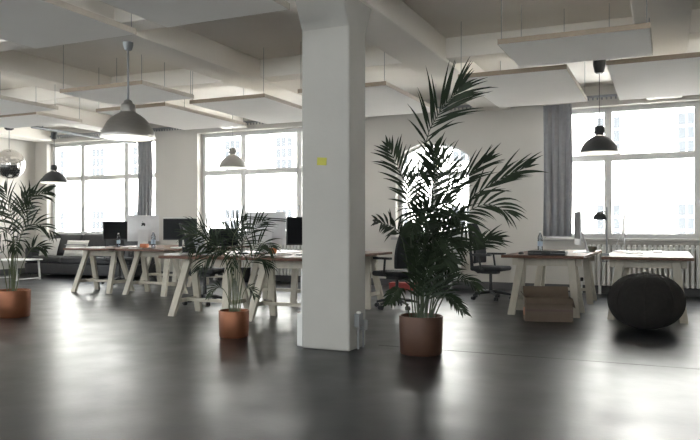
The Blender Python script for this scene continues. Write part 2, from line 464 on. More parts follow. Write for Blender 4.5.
prof_dome = [(.25, 0), (.246, .025), (.229, .075), (.200, .125), (.162, .168), (.118, .202), (.078, .222), (.066, .230)]
cap_dome = [(.060, .004), (.048, .02), (.05, .026), (.068, .034), (.064, .10), (.052, .125), (.02, .132)]
def scaled(p, s): return [(r*s, z*s) for r, z in p]
pendant((-10.70, 9.87, 1.935), 2.90, scaled(prof_dome, .96), scaled(cap_dome, .95), M['lamp_dark'], M['lamp_dark'], .005, 'small dark pendant lamp in front of the far left window', .13, .06)
pendant((-7.06, 10.5, 2.14), ZC, scaled(prof_dome, .98), scaled(cap_dome, 1.0), M['lamp_grey'], M['lamp_grey'], .004, 'grey pendant lamp in front of the window left of the pillar', .08, .06, rod_m=M['grey_metal'])
pendant((-.86, 10.25, 2.105), ZC, scaled(prof_dome, 1.04), scaled(cap_dome, 1.08), M['lamp_dark'], M['lamp_dark'], .005, 'dark pendant lamp in front of the right hand window', .19, .085)

# conduit the small dark lamp hangs from
e = empty('conduit', (-10.7, 10.6, 2.94), 0, 'grey conduit under the ceiling at left, holding the dark lamp', 'conduit')
MB().tube([(0, -1.25, 0), (0, 1.53, 0)], .028, 10).build('pipe', M['grey_metal'], e, smooth=True)
for y in (-1.0, .55, 1.2):
    MB().tube([(0, y, .03), (0, y, ZB-2.94)], .012, 8).box(-.05, .05, y-.03, y+.03, ZB-2.94-.015, ZB-2.94).build('bracket', M['grey_metal'], e)

# mirror ball
e = empty('mirror_ball', (-12.0, 9.94, ZC), 0, 'mirrored disco ball hanging at the left edge', 'mirror ball')
bz = 2.35-ZC; mb = MB()
br = .30; nl = 22
for i in range(nl):
    t0, t1 = math.pi*i/nl, math.pi*(i+1)/nl
    n = max(5, int(2*math.pi*math.sin((t0+t1)/2)*br/.043))
    for k in range(n):
        a0, a1 = 2*math.pi*k/n, 2*math.pi*(k+.94)/n
        tt1 = t0+(t1-t0)*.94
        P = [Vector((math.sin(t)*math.cos(a), math.sin(t)*math.sin(a), math.cos(t)))*br for t, a in ((t0, a0), (tt1, a0), (tt1, a1), (t0, a1))]
        jx = Vector((rnd.uniform(-1, 1), rnd.uniform(-1, 1), rnd.uniform(-1, 1)))*.0012
        P = [p + jx*(1 if q % 2 else -1) + Vector((0, 0, bz)) for q, p in enumerate(P)]
        mb.add(P, [(0, 1, 2, 3)])
mb.build('mirror_tiles', M['mirror'], e, fix=False)
MB().lathe([(0, bz-br*.985)] + [(br*.985*math.sin(a*math.pi/16), bz-br*.985*math.cos(a*math.pi/16)) for a in range(1, 16)] + [(0, bz+br*.985)], 32).build('core', M['grey_metal'], e, smooth=True)
MB().lathe([(0, 3.13-ZC), (.085, 3.13-ZC), (.085, 3.05-ZC), (.05, 3.03-ZC), (0, 3.03-ZC)], 20).build('motor', M['black'], e, smooth=True)
MB().tube([(0, 0, bz+br-.01), (0, 0, 3.04-ZC)], .006, 6).build('cord', M['grey_metal'], e)
MB().tube([(0, 0, 3.12-ZC), (0, 0, 0)], .012, 8).build('drop_rod', M['grey_metal'], e)

# ------------------------------------------------------------------ curtains and rail
def curtain(x0, x1, y, z0, z1, label, amp=.035, n=5):
    w_ = x1-x0; e = empty('curtain', ((x0+x1)/2, y, z1), 0, label, 'curtain')
    cols = 60; rows = 10; mb = MB()
    for r in range(rows+1):
        for c in range(cols+1):
            s = c/cols; ph = s*n*2*math.pi
            a = amp*(.75+.35*r/rows)
            mb.v.append((-w_/2+w_*s+.012*math.sin(ph*2+r*.3), a*math.sin(ph+.25*math.sin(r*.5)), -(z1-z0)*r/rows))
    for r in range(rows):
        for c in range(cols):
            a = r*(cols+1)+c; mb.f.append((a, a+1, a+cols+2, a+cols+1))
    o = mb.build('drape', M['curtain'], e, smooth=True, fix=False); o.modifiers.new('th', 'SOLIDIFY').thickness = .004
    return e
curtain(-1.90, -1.44, 12.02, .93, 3.12, 'grey pleated curtain at the left edge of the right hand window', n=4)
curtain(-10.56, -10.16, 12.02, .93, 3.12, 'grey pleated curtain at the right edge of the far left window', n=4)
def rail(x0, x1, label):
    e = empty('curtain_rail', ((x0+x1)/2, 12.02, 3.19), 0, label, 'curtain rail')
    h = (x1-x0)/2
    MB().box(-h, h, -.03, .03, 0, .035).build('track', M['grey_metal'], e, bevel=.004)
    g = MB(); k = 0
    n = int(2*h/.07)
    for k in range(n): g.box(-h+.03+k*.07, -h+.055+k*.07, -.008, .008, -.04, .0)
    tag(g.build('gliders', M['grey_metal'], e), kind='stuff')
    for x in (-h+.2, h-.2): MB().box(x-.015, x+.015, .03, .12, .005, .03).build('bracket', M['grey_metal'], e)
    return e
rail(-5.0, 1.9, 'long grey curtain rail high on the wall from arched to right hand window')
rail(-13.5, -5.7, 'long grey curtain rail high on the wall left of the pillar')

# ------------------------------------------------------------------ radiators
def radiator(x0, x1, label):
    e = empty('radiator', ((x0+x1)/2, 12.02, 0), 0, label, 'radiator'); h = (x1-x0)/2
    n = int(2*h/.075); mb = MB()
    for k in range(n):
        x = -h+(k+.5)*2*h/n
        mb.box(x-.024, x+.024, -.07, .055, .14, .80)
    mb.build('fins', M['white'], e, bevel=.012)
    MB().tube([(-h, -.005, .2), (h, -.005, .2)], .022, 8).tube([(-h, -.005, .74), (h, -.005, .74)], .022, 8).build('header_pipe', M['white'], e, smooth=True)
    MB().tube([(-h-.08, .0, .0), (-h-.08, .0, .2), (-h, .0, .2)], .012, 8).build('supply_pipe', M['white'], e, smooth=True)
    MB().lathe([(0, .0), (.022, .0), (.024, .05), (.018, .06), (0, .06)], 12, c=(-h-.08, .0, .2)).build('valve', M['black'], e, smooth=True)
    for x in (-h+.2, h-.2): MB().box(x-.02, x+.02, -.05, .04, 0, .14).build('foot', M['white'], e)
    return e
radiator(-1.2, 1.3, 'white ribbed radiator under the right hand window')
radiator(-4.4, -3.3, 'white ribbed radiator under the arched window')
radiator(-8.7, -6.1, 'white ribbed radiator under the window left of the pillar')

# ------------------------------------------------------------------ desks on trestles
DZ = .74
def make_trestle(y, parent):
    b = MB().box(-.42, .42, y-.03, y+.03, .60, DZ-.036)
    t = b.build('trestle', M['cream'], parent, bevel=.004)
    for sx in (-1, 1):
        for sy in (-1, 1):
            MB().leg((sx*.385, y+sy*.27, 0), (sx*.30, y+sy*.045, DZ-.042), .088, .05).build('leg', M['cream'], t, bevel=.004)
        MB().box(sx*.368-.012, sx*.368+.012, y-.215, y+.215, .155, .205).build('stretcher', M['cream'], t, bevel=.003)
    MB().box(-.356, .356, y-.02, y+.02, .16, .20).build('stretcher', M['cream'], t, bevel=.003)
    return t
def make_desk(w_, d_, label):
    e = empty('desk', (0, 0, 0), 0, label, 'desk', 'trestle desks')
    MB().box(-w_/2, w_/2, 0, d_, DZ-.035, DZ).build('tabletop', M['wood'], e, bevel=.003)
    make_trestle(.40, e); make_trestle(d_-.40, e)
    return e
desk0 = make_desk(.97, 2.45, None)
desks = [(-1.375, 8.58, 'trestle desk with the cardboard box at its front legs'),
         (-.215, 8.58, 'trestle desk at the right edge, behind the round brown pouf'),
         (-5.10, 6.72, 'trestle desk behind the smaller palm in the middle'),
         (-3.99, 6.72, 'trestle desk whose end disappears behind the white pillar'),
         (-8.66, 8.62, 'trestle desk nearest the sofa, far left'),
         (-7.55, 8.62, 'trestle desk with the water bottle, second from the sofa')]
for i, (x, y, lab) in enumerate(desks):
    o = desk0 if i == 0 else copy_thing(desk0)
    o.location = (x, y, 0); o['label'] = lab

# ------------------------------------------------------------------ office chairs
def make_chair():
    e = empty('office_chair', (0, 0, 0), 0, None, 'office chair', 'office chairs at the desks')
    # faces +X
    s = MB(); s.box(-.24, .25, -.24, .24, .43, .50); s.build('seat', M['dark_fabric'], e, bevel=.035, seg=4)
    # backrest: curved slab leaning back
    mb = MB(); nr, nc = 8, 6
    for side in (0, 1):
        for r in range(nr+1):
            t = r/nr; z = .54+.60*t; lean = -.20-.13*t+.05*math.sin(t*math.pi)
            hw = .215*(1-.25*t*t)
            for c in range(nc+1):
                u = -1+2*c/nc
                mb.v.append((lean+.05*u*u-(.04 if side else 0), u*hw, z))
    k = (nr+1)*(nc+1)
    for r in range(nr):
        for c in range(nc):
            a = r*(nc+1)+c
            mb.f.append((a, a+1, a+nc+2, a+nc+1)); mb.f.append((a+k, a+nc+1+k, a+nc+2+k, a+1+k))
    for r in range(nr):
        for c in (0, nc):
            a = r*(nc+1)+c; b = a+nc+1; mb.f.append((a, b, b+k, a+k))
    for c in range(nc):
        for r in (0, nr):
            a = r*(nc+1)+c; mb.f.append((a, a+1, a+1+k, a+k))
    mb.build('backrest', M['dark_fabric'], e, smooth=True, bevel=.01)
    MB().tube([(-.02, 0, .42), (-.20, 0, .41), (-.30, 0, .47), (-.31, 0, .62), (-.33, 0, .80)], [.03, .03, .028, .024, .02], 8).build('back_bracket', M['black'], e, smooth=True)
    for sy in (-1, 1):
        MB().tube([(-.02, sy*.22, .44), (-.04, sy*.29, .47), (-.07, sy*.30, .66)], .016, 8).box(-.17, .12, sy*.30-.035, sy*.30+.035, .66, .69).build('armrest', M['black'], e, bevel=.006)
    MB().box(-.12, .12, -.09, .09, .385, .432).build('mechanism', M['black'], e, bevel=.01)
    MB().lathe([(0, .10), (.03, .10), (.03, .25), (.022, .25), (.022, .39), (0, .39)], 16).build('gas_column', M['black'], e, smooth=True)
    for k in range(5):
        a = 2*math.pi*k/5+.3; d = Vector((math.cos(a), math.sin(a), 0))
        l = MB().tube([d*.02+Vector((0, 0, .115)), d*.16+Vector((0, 0, .105)), d*.30+Vector((0, 0, .075))], [.026, .022, .015], 8).build('base_arm', M['black'], e, smooth=True)
        n = Vector((-d.y, d.x, 0)); c0 = d*.30+Vector((0, 0, .029))
        MB().tube([c0-n*.026, c0-n*.006], .028, 12).tube([c0+n*.006, c0+n*.026], .028, 12).tube([c0, c0+Vector((0, 0, .05))], .008, 6).build('caster', M['black'], l, smooth=True)
    return e
chair0 = make_chair()
for i, (x, y, rz, lab) in enumerate([
        (-2.42, 10.45, R(-8), 'black office chair facing the right hand desks, right of the tall palm'),
        (-3.29, 8.77, R(157), 'black office chair half hidden behind the tall palm, near the pillar'),
        (-5.95, 8.15, R(10), 'black office chair behind the smaller palm, left of its desk'),
        (-9.62, 10.45, R(-15), 'black office chair between the sofa and the far left desk')]):
    o = chair0 if i == 0 else copy_thing(chair0)
    o.location = (x, y, 0); o.rotation_euler = (0, 0, rz); o['label'] = lab

# ------------------------------------------------------------------ computers
def apple(mb, s, y, n=20):
    """small fruit-shaped mark, drawn in XZ, centred"""
    body = []
    for k in range(n):
        a = 2*math.pi*k/n
        r = 1-.16*max(0, math.sin(a))**6 - .08*max(0, -math.sin(a))**8
        if abs(a-.25) < .35: r *= .72
        body.append((r*s*.48*math.cos(a), r*s*.5*math.sin(a)))
    mb.prism(body, y, y+.0015); mb.prism([(0.0*s, .52*s), (.12*s, .78*s), (.17*s, .84*s), (.13*s, .62*s)], y, y+.0015)
def make_imac(w_=.53, h_=.36):
    """screen faces -Y, silver back faces +Y"""
    e = empty('desktop_computer', (0, 0, 0), 0, None, 'computer')
    z0 = .10; hh = h_+.09
    mb = MB(); n = 8
    # thin case that swells toward the middle of the back
    nx, nz = 10, 8
    for i in range(nx+1):
        for j in range(nz+1):
            u, v = -1+2*i/nx, -1+2*j/nz
            mb.v.append((u*w_/2, .008+.035*(1-u*u)*(1-v*v), z0+hh*(v+1)/2))
    for i in range(nx):
        for j_ in range(nz):
            a = i*(nz+1)+j_; mb.f.append((a, a+1, a+nz+2, a+nz+1))
    mb.box(-w_/2, w_/2, -.008, .0085, z0, z0+hh)
    mb.build('case', M['silver'], e, smooth=True)
    MB().box(-w_/2+.006, w_/2-.006, -.0105, -.0079, z0+.085, z0+hh-.006).build('screen', M['screen'], e)
    MB().box(-w_/2+.006, w_/2-.006, -.0100, -.0079, z0+.004, z0+.083).build('chin', M['silver'], e)
    st = MB()
    st.prism([(.035, .30), (.045, .30), (.135, .012), (.125, .006)], -.085, .085, 'x')
    st.box(-.095, .095, -.05, .135, 0, .010)
    st.build('stand', M['silver'], e, bevel=.002)
    mk = MB(); apple(mk, .075, .0435); mk.v = [(x, y-.004, z+z0+hh*.64) for x, y, z in mk.v]
    mk.build('back_logo', M['black'], e)
    return e
imac0 = make_imac()
def put(o, x, y, rz, lab, grp=None, z=DZ+.0005, sc=1):
    o.location = (x, y, z); o.rotation_euler = (0, 0, rz); o.scale = (sc,)*3; o['label'] = lab
    if grp: o['group'] = grp
    return o
put(imac0, -8.30, 9.60, R(217), 'silver all in one computer showing its back, on the far left desk', 'silver computers')
put(copy_thing(imac0), -5.0, 8.25, R(-155), 'silver all in one computer showing its back, left of the pillar', 'silver computers').rotation_euler = (0, 0, R(205))
put(copy_thing(imac0), -1.10, 9.85, R(-76), 'silver computer seen edge on at left of the right hand desks', 'silver computers')
put(copy_thing(imac0), -.56, 10.72, R(93), 'silver computer seen edge on at right of the right hand desks', 'silver computers')
def make_monitor(w_=.52, h_=.33):
    """screen faces -Y"""
    e = empty('monitor', (0, 0, 0), 0, None, 'monitor')
    z0 = .12
    MB().box(-w_/2, w_/2, -.012, .025, z0, z0+h_).build('case', M['black'], e, bevel=.006)
    MB().box(-w_/2+.012, w_/2-.012, -.0135, -.0118, z0+.018, z0+h_-.012).build('screen', M['screen'], e)
    MB().box(-.03, .03, .025, .05, .01, z0+.18).build('neck', M['black'], e, bevel=.004)
    MB().box(-.12, .12, -.06, .12, 0, .012).build('base', M['black'], e, bevel=.004)
    return e
mon0 = make_monitor()
put(mon0, -9.02, 9.75, R(62), 'black monitor on the desk end next to the sofa', 'black monitors')
o = put(copy_thing(mon0), -7.47, 9.55, R(30), 'black monitor with a pale top edge on the second far left desk', 'black monitors', sc=1.08)
MB().box(-.26, .26, -.02, .03, .45, .475).build('lit_top_edge', M['white'], o, bevel=.003)  # silver casing edge catching light, the brightness painted in as white
put(copy_thing(mon0), -3.97, 7.52, R(42), 'black monitor right beside the left edge of the pillar', 'black monitors', sc=1.03)
put(copy_thing(mon0), -5.35, 7.75, R(40), 'low black monitor hidden behind the smaller palm', 'black monitors', sc=.72)

# ------------------------------------------------------------------ things on the desks
def make_bottle(h=.27):
    e = empty('water_bottle', (0, 0, 0), 0, None, 'bottle')
    MB().lathe([(0, 0), (.034, 0), (.036, .01), (.036, .15), (.033, .165), (.036, .18), (.034, .20), (.016, .245), (.013, .25), (.013, .262), (0, .262)], 20).build('body', M['bottle'], e, smooth=True)
    MB().lathe([(.0365, .07), (.0365, .14)], 20).build('sleeve', M['blue_label'], e, smooth=True)
    MB().lathe([(0, .285), (.015, .285), (.0155, .262), (0, .262)], 14).build('cap', M['white'], e, smooth=True)
    return e
bot0 = make_bottle()
put(bot0, -1.66, 10.25, 0, 'clear plastic water bottle on the left of the right hand desks', 'water bottles')
put(copy_thing(bot0), -7.62, 9.05, 0, 'clear plastic water bottle beside the silver computer at far left', 'water bottles', sc=1.0)
put(copy_thing(bot0), -8.72, 9.45, 0, 'clear plastic bottle in front of the monitor near the sofa', 'water bottles', sc=.85)

e = empty('laptop_case', (-1.33, 8.76, DZ), R(2), 'flat black case lying at the front edge of the right hand desks', 'case')
MB().box(-.22, .22, -.14, .15, 0.0005, .055).build('shell', M['black'], e, bevel=.012)
MB().tube([(-.05, -.14, .03), (-.05, -.17, .03), (.05, -.17, .03), (.05, -.14, .03)], .007, 8).build('handle', M['black'], e, smooth=True)
MB().box(-.215, .215, -.142, -.138, .026, .030).build('zip', M['grey_metal'], e)
e = empty('computer_mouse', (-1.68, 8.92, DZ), R(80), 'small black mouse at the left corner of the desk with the case', 'mouse')
MB().lathe([(0, .0005), (.032, .0005), (.034, .010), (.028, .024), (.014, .032), (0, .034)], 18).build('shell', M['black'], e, smooth=True).scale = (1.5, 1, 1)
MB().tube([(.045, 0, .025), (.03, 0, .032)], .005, 8).build('wheel', M['grey_metal'], e)
e = empty('bowl', (-.955, 10.25, DZ), 0, 'small olive green bowl between the two right hand computers', 'bowl')
MB().lathe([(0, .0005), (.035, .0005), (.062, .035), (.07, .075), (.066, .075), (.057, .037), (.03, .008), (0, .008)], 24).build('body', M['bowl'], e, smooth=True)
MB().lathe([(0, .058), (.035, .066), (.060, .058), (0, .05)], 20).build('filling', M['leaf'], e, smooth=True)
kb = empty('keyboard', (-.12, 10.45, DZ), R(90), 'white keyboard on the desk behind the pouf', 'keyboard')
MB().box(-.215, .215, -.06, .06, .0005, .014).build('base', M['silver'], kb, bevel=.003)
k_ = MB()
for i in range(14):
    for j_ in range(5): k_.box(-.205+i*.0295, -.18+i*.0295, -.053+j_*.0215, -.036+j_*.0215, .0135, .018)
tag(k_.build('keys', M['white'], kb), kind='stuff')
def paper(x, y, rz, label, w_=.21, d_=.297, t=.003, name='paper_sheet', m=None, z=DZ):
    o = MB().box(-w_/2, w_/2, -d_/2, d_/2, .0005, t).build(name, m or M['paper']); tag(o, label, 'paper', 'papers on the desks')
    o.location = (x, y, z); o.rotation_euler = (0, 0, rz); return o
paper(-.30, 9.15, R(12), 'white paper sheet lying near the front of the desk behind the pouf')
paper(.02, 9.45, R(-20), 'white paper sheet second from front on the desk behind the pouf')
paper(-.40, 9.85, R(5), 'white paper sheets at the left side of the desk behind the pouf', t=.012)
paper(-8.85, 9.05, R(25), 'white paper sheets on the corner of the desk nearest the sofa', t=.012)
paper(-7.28, 9.35, R(-15), 'white paper stack right of the bottle on the far left desks', t=.02)
paper(-7.90, 8.95, R(40), 'white paper sheet in front of the far left silver computer')
paper(-5.43, 6.90, R(10), 'white paper stack on the desk behind the smaller palm', t=.025)
paper(-4.30, 7.35, R(-10), 'white paper sheets on the desk left of the pillar', t=.012)
e = empty('tissue_box', (-8.02, 9.30, DZ), R(20), 'small orange box in front of the far left silver computer', 'box')
MB().box(-.06, .06, -.05, .05, .0005, .065).build('carton', M['orange'], e, bevel=.004)
MB().lathe([(0, .064), (.03, .065), (.035, .085), (.01, .10), (0, .095)], 10).build('tissue', M['paper'], e, smooth=True)
e = empty('storage_tub', (-4.72, 7.95, DZ), 0, 'small orange tub on the desk left of the pillar', 'tub')
MB().lathe([(0, .0005), (.05, .0005), (.06, .08), (.056, .08), (.047, .006), (0, .006)], 20).build('body', M['orange'], e, smooth=True)
MB().lathe([(.06, .07), (.064, .075), (.064, .082), (.056, .082)], 20, close=True).build('rim', M['white'], e, smooth=True)
# laptop on the near desk
e = empty('laptop', (-5.18, 7.22, DZ), R(150), 'grey open laptop on the desk behind the smaller palm', 'laptop')
MB().box(-.16, .16, -.11, .11, .0005, .016).build('base', M['grey_metal'], e, bevel=.003)
lid = MB().box(-.16, .16, -.004, .004, 0, .215, Matrix.Translation((0, .108, .016)) @ Matrix.Rotation(R(-18), 4, 'X')).build('lid', M['grey_metal'], e, bevel=.002)
MB().box(-.15, .15, -.0055, -.0042, .012, .205, Matrix.Translation((0, .108, .016)) @ Matrix.Rotation(R(-18), 4, 'X')).build('screen', M['screen'], lid)

# desk lamp clamped between the right hand desks
e = empty('desk_lamp', (-.66, 8.86, DZ), 0, 'slim dark desk lamp clamped between the two right hand desks', 'lamp')
MB().box(-.035, .03, -.03, .03, .0005, .03).box(-.052, -.035, -.03, .03, -.075, .03).box(-.035, .01, -.02, .02, -.075, -.062).build('clamp', M['grey_metal'], e, bevel=.003)
MB().tube([(0, 0, .02), (0, 0, .58)], .010, 8).build('post', M['grey_metal'], e)
MB().tube([(0, 0, .50), (-.03, -.01, .525), (-.06, -.02, .52)], .008, 8).build('arm', M['grey_metal'], e, smooth=True)
MB().lathe([(.078, .43), (.076, .455), (.062, .485), (.038, .51), (.018, .52), (0, .522)], 24, c=(-.075, -.025, 0)).build('shade', M['lamp_dark'], e, smooth=True, fix=False).modifiers.new('t', 'SOLIDIFY').thickness = .003
MB().lathe([(0, .44), (.025, .45), (.028, .475), (.015, .50), (0, .505)], 14, c=(-.075, -.025, 0)).build('bulb', M['lamp_white'], e, smooth=True)
# articulated black lamp left of the pillar
e = empty('desk_lamp', (-4.98, 7.62, DZ), R(35), 'black articulated desk lamp reaching over the desk left of the pillar', 'lamp')
MB().lathe([(0, .0005), (.085, .0005), (.085, .014), (.02, .024), (0, .024)], 24).build('base', M['black'], e, smooth=True)
MB().tube([(0, 0, .02), (.0, 0, .49)], .009, 8).build('post', M['black'], e)
MB().tube([(.0, .01, .48), (.62, .01, .44)], .007, 8).tube([(.0, -.01, .455), (.62, -.01, .415)], .007, 8).build('arm', M['black'], e)
MB().tube([(0, -.02, .47), (0, .02, .47)], .016, 10).build('joint', M['black'], e)
MB().lathe([(.075, .33), (.07, .36), (.05, .40), (.025, .425), (.02, .45), (0, .455)], 22, c=(.64, 0, 0)).build('shade', M['black'], e, smooth=True, fix=False).modifiers.new('t', 'SOLIDIFY').thickness = .003

# ------------------------------------------------------------------ pouf, box, bin, outlet, note
e = empty('pouf', (-.21, 8.08, 0), 0, 'large round dark brown pouf on the floor at right', 'pouf')
n, m_ = 48, 24; mb = MB(); A, B = .385, .295
for i in range(1, m_):
    t = math.pi*i/m_
    for k in range(n):
        a = 2*math.pi*k/n
        groove = 1-.012*abs(math.cos(a*4))**12*math.sin(t)
        wr = 1+.010*math.sin(a*7+t*5)*math.sin(t)+.006*math.sin(a*13-t*9)
        r = A*math.sin(t)**.92*groove*wr
        z = -B*math.copysign(abs(math.cos(t))**.97, math.cos(t))
        mb.v.append((r*math.cos(a), r*math.sin(a), B+max(z, -B+.004)))
for i in range(m_-2):
    for k in range(n):
        a = i*n+k; b = i*n+(k+1) % n; mb.f.append((a, b, b+n, a+n))
mb.v += [(0, 0, .004), (0, 0, 2*B-.004)]
for k in range(n):
    mb.f.append((len(mb.v)-2, (k+1) % n, k)); mb.f.append((len(mb.v)-1, (m_-2)*n+k, (m_-2)*n+(k+1) % n))
mb.build('cushion', M['pouf'], e, smooth=True)
MB().lathe([(0, .602), (.03, .598), (.045, .588), (.04, .58), (0, .578)], 20).build('button', M['pouf'], e, smooth=True)
sm = MB()
for k in range(8):
    a = 2*math.pi*(k)/8
    pts = []
    for i in range(2, m_-1):
        t = math.pi*i/m_; r = A*math.sin(t)**.92*.993; z = B-B*math.copysign(abs(math.cos(t))**.97, math.cos(t))
        pts.append((r*math.cos(a), r*math.sin(a), z))
    sm.tube(pts, .005, 6)
sm.build('seams', M['pouf'], e, smooth=True)

e = empty('cardboard_box', (-1.27, 8.35, 0), R(15), 'open brown cardboard box on the floor under the right hand desks', 'box')
L2, D2, H2, T2 = .265, .15, .265, .006
MB().box(-L2, L2, -D2, -D2+T2, 0, H2).box(-L2, L2, D2-T2, D2, 0, H2).box(-L2, -L2+T2, -D2+T2, D2-T2, 0, H2).box(L2-T2, L2, -D2+T2, D2-T2, 0, H2).box(-L2+T2, L2-T2, -D2+T2, D2-T2, 0, T2).build('carton', M['card'], e)
def flap(mtx, w_, d_): return MB().box(-w_/2, w_/2, 0, d_, -.003, .003, mtx).build('flap', M['card'], e)
flap(Matrix.Translation((0, D2-.003, H2)) @ Matrix.Rotation(R(48), 4, 'X'), L2*1.96, .145)
flap(Matrix.Translation((0, -D2+.003, H2)) @ Matrix.Rotation(R(180), 4, 'Z') @ Matrix.Rotation(R(-55), 4, 'X'), L2*1.96, .07)
flap(Matrix.Translation((-L2+.003, 0, H2)) @ Matrix.Rotation(R(90), 4, 'Z') @ Matrix.Rotation(R(62), 4, 'X'), D2*1.9, .06)
flap(Matrix.Translation((L2-.003, 0, H2)) @ Matrix.Rotation(R(-90), 4, 'Z') @ Matrix.Rotation(R(-75), 4, 'X'), D2*1.9, .11)
MB().box(-L2, L2, -D2-.0012, -D2, .115, .14).build('packing_tape', M['card_tape'], e)
MB().box(-L2-.0012, -L2, -.05, .03, .06, .15).build('sticker', M['orange'], e)
MB().box(-L2-.002, -L2, -.03, .03, .185, .21).build('grip_hole', M['black'], e)

e = empty('waste_bin', (-7.6, 11.70, 0), 0, 'small black waste bin by the radiator left of the pillar', 'bin')
MB().lathe([(0, .0), (.10, .0), (.13, .28), (.126, .28), (.097, .006), (0, .006)], 24).build('body', M['black'], e, smooth=True)
MB().lathe([(.128, .272), (.135, .277), (.135, .285), (.126, .285)], 24, close=True).build('rim', M['black'], e, smooth=True)
e = empty('storage_box', (-4.18, 11.45, 0), R(8), 'low red box on the floor below the arched window', 'box')
MB().box(-.22, .22, -.14, .14, 0, .10).build('body', M['red'], e, bevel=.008)
MB().box(-.225, .225, -.145, .145, .10, .125).build('lid', M['red'], e, bevel=.006)

o = MB().box(-.046, .046, -.004, 0, -.034, .034).build('sticky_note', M['yellow']); o.location = (-2.765, PY0-.001, 1.655); o.rotation_euler = (0, R(4), 0)
tag(o, 'small yellow note stuck on the front of the pillar', 'note')
e = empty('power_outlet', (PX1, 5.64, 0), 0, 'grey power sockets with conduit low on the right face of the pillar', 'socket')
MB().box(.001, .05, -.045, .045, .20, .32).build('socket', M['grey_metal'], e, bevel=.006)
MB().box(.001, .05, .07, .15, .16, .25).build('socket', M['grey_metal'], e, bevel=.006)
MB().tube([(.02, 0, .20), (.02, 0, .005)], .012, 8).tube([(.02, .11, .16), (.02, .11, .005)], .010, 8).build('conduit', M['grey_metal'], e, smooth=True)
MB().tube([(.03, -.01, .32), (.03, -.01, .335)], .02, 10).build('plug', M['white'], e)
e = empty('cable_duct', (PX0-.001, 5.60, 0), 0, 'white cable box at the foot of the pillar, left side', 'cable box')
MB().box(-.085, 0, -.03, .05, 0, .30).build('housing', M['white'], e, bevel=.008)
MB().tube([(-.05, .01, .30), (-.05, .01, .70)], .014, 8).build('pipe', M['white'], e, smooth=True)

# ------------------------------------------------------------------ sofa corner
e = empty('sofa', (-11.55, 11.62, 0), 0, 'long dark leather sofa under the far left window', 'sofa')
MB().box(-1.5, 1.5, -.42, .42, .06, .30).build('base', M['leather'], e, bevel=.03, seg=3)
for x0, x1 in ((-1.28, -.43), (-.425, .425), (.43, 1.28)):
    MB().box(x0, x1, -.43, .20, .30, .45).build('seat_cushion', M['leather'], e, bevel=.04, seg=4)
    mt = Matrix.Translation((0, .22, .42)) @ Matrix.Rotation(R(-10), 4, 'X')
    MB().box(x0, x1, -.09, .09, 0, .52, mt).build('back_cushion', M['leather'], e, bevel=.06, seg=4)
MB().box(-1.5, 1.5, .30, .42, .30, .86).build('backrest', M['leather'], e, bevel=.04, seg=4)
for s in (-1, 1):
    MB().box(*(sorted((s*1.5, s*1.28))), -.42, .38, .30, .64).build('armrest', M['leather'], e, bevel=.05, seg=4)
    for y in (-.36, .36): MB().lathe([(0, 0), (.025, 0), (.03, .07), (0, .07)], 12, c=(s*1.4, y, 0)).build('foot', M['chrome'], e, smooth=True)
def cushion(x, y, z, rz, rx, w_, h_, lab, stripe=True):
    e = empty('cushion', (x, y, z), rz, lab, 'cushion', 'cushions on the sofa')
    mb = MB(); n = 14
    mt = Matrix.Rotation(rx, 4, 'X')
    for sd in (1, -1):
        for i in range(n+1):
            for j_ in range(n+1):
                u, v = -1+2*i/n, -1+2*j_/n
                t = .075*((1-u**4)*(1-v**4))**.6
                p = mt @ Vector((u*w_/2*(1-.05*(1-v*v)), -sd*t, h_/2+v*h_/2*(1-.05*(1-u*u)))); mb.v.append(tuple(p))
    k = (n+1)**2
    for i in range(n):
        for j_ in range(n):
            a = i*(n+1)+j_; mb.f.append((a, a+n+1, a+n+2, a+1)); mb.f.append((a+k, a+k+1, a+k+n+2, a+k+n+1))
    mb.build('cover', M['cushion'], e, smooth=True)
    if stripe:
        st = MB().box(-w_/2*.9, w_/2*.9, -.083, .083, h_*.62, h_*.68, mt); st.build('stripe', M['stripe'], e, bevel=.02)
    return e
cushion(-11.78, 11.40, .45, R(2), R(-22), .62, .38, 'pale striped cushion in the middle of the dark sofa')
cushion(-12.62, 11.45, .45, R(12), R(-22), .46, .42, 'pale plain cushion at the left end of the dark sofa', False)
# white low table
e = empty('side_table', (-12.32, 10.35, 0), 0, 'low white table in front of the sofa, behind the left palm', 'table')
MB().box(-.42, .42, -.33, .33, .40, .425).build('table_top', M['white'], e, bevel=.004)
for sx in (-1, 1):
    for sy in (-1, 1): MB().leg((sx*.38, sy*.29, 0), (sx*.36, sy*.27, .40), .028, .028).build('leg', M['white'], e)
    MB().box(sx*.38-.012, sx*.38+.012, -.28, .28, .02, .044).build('rail', M['white'], e)

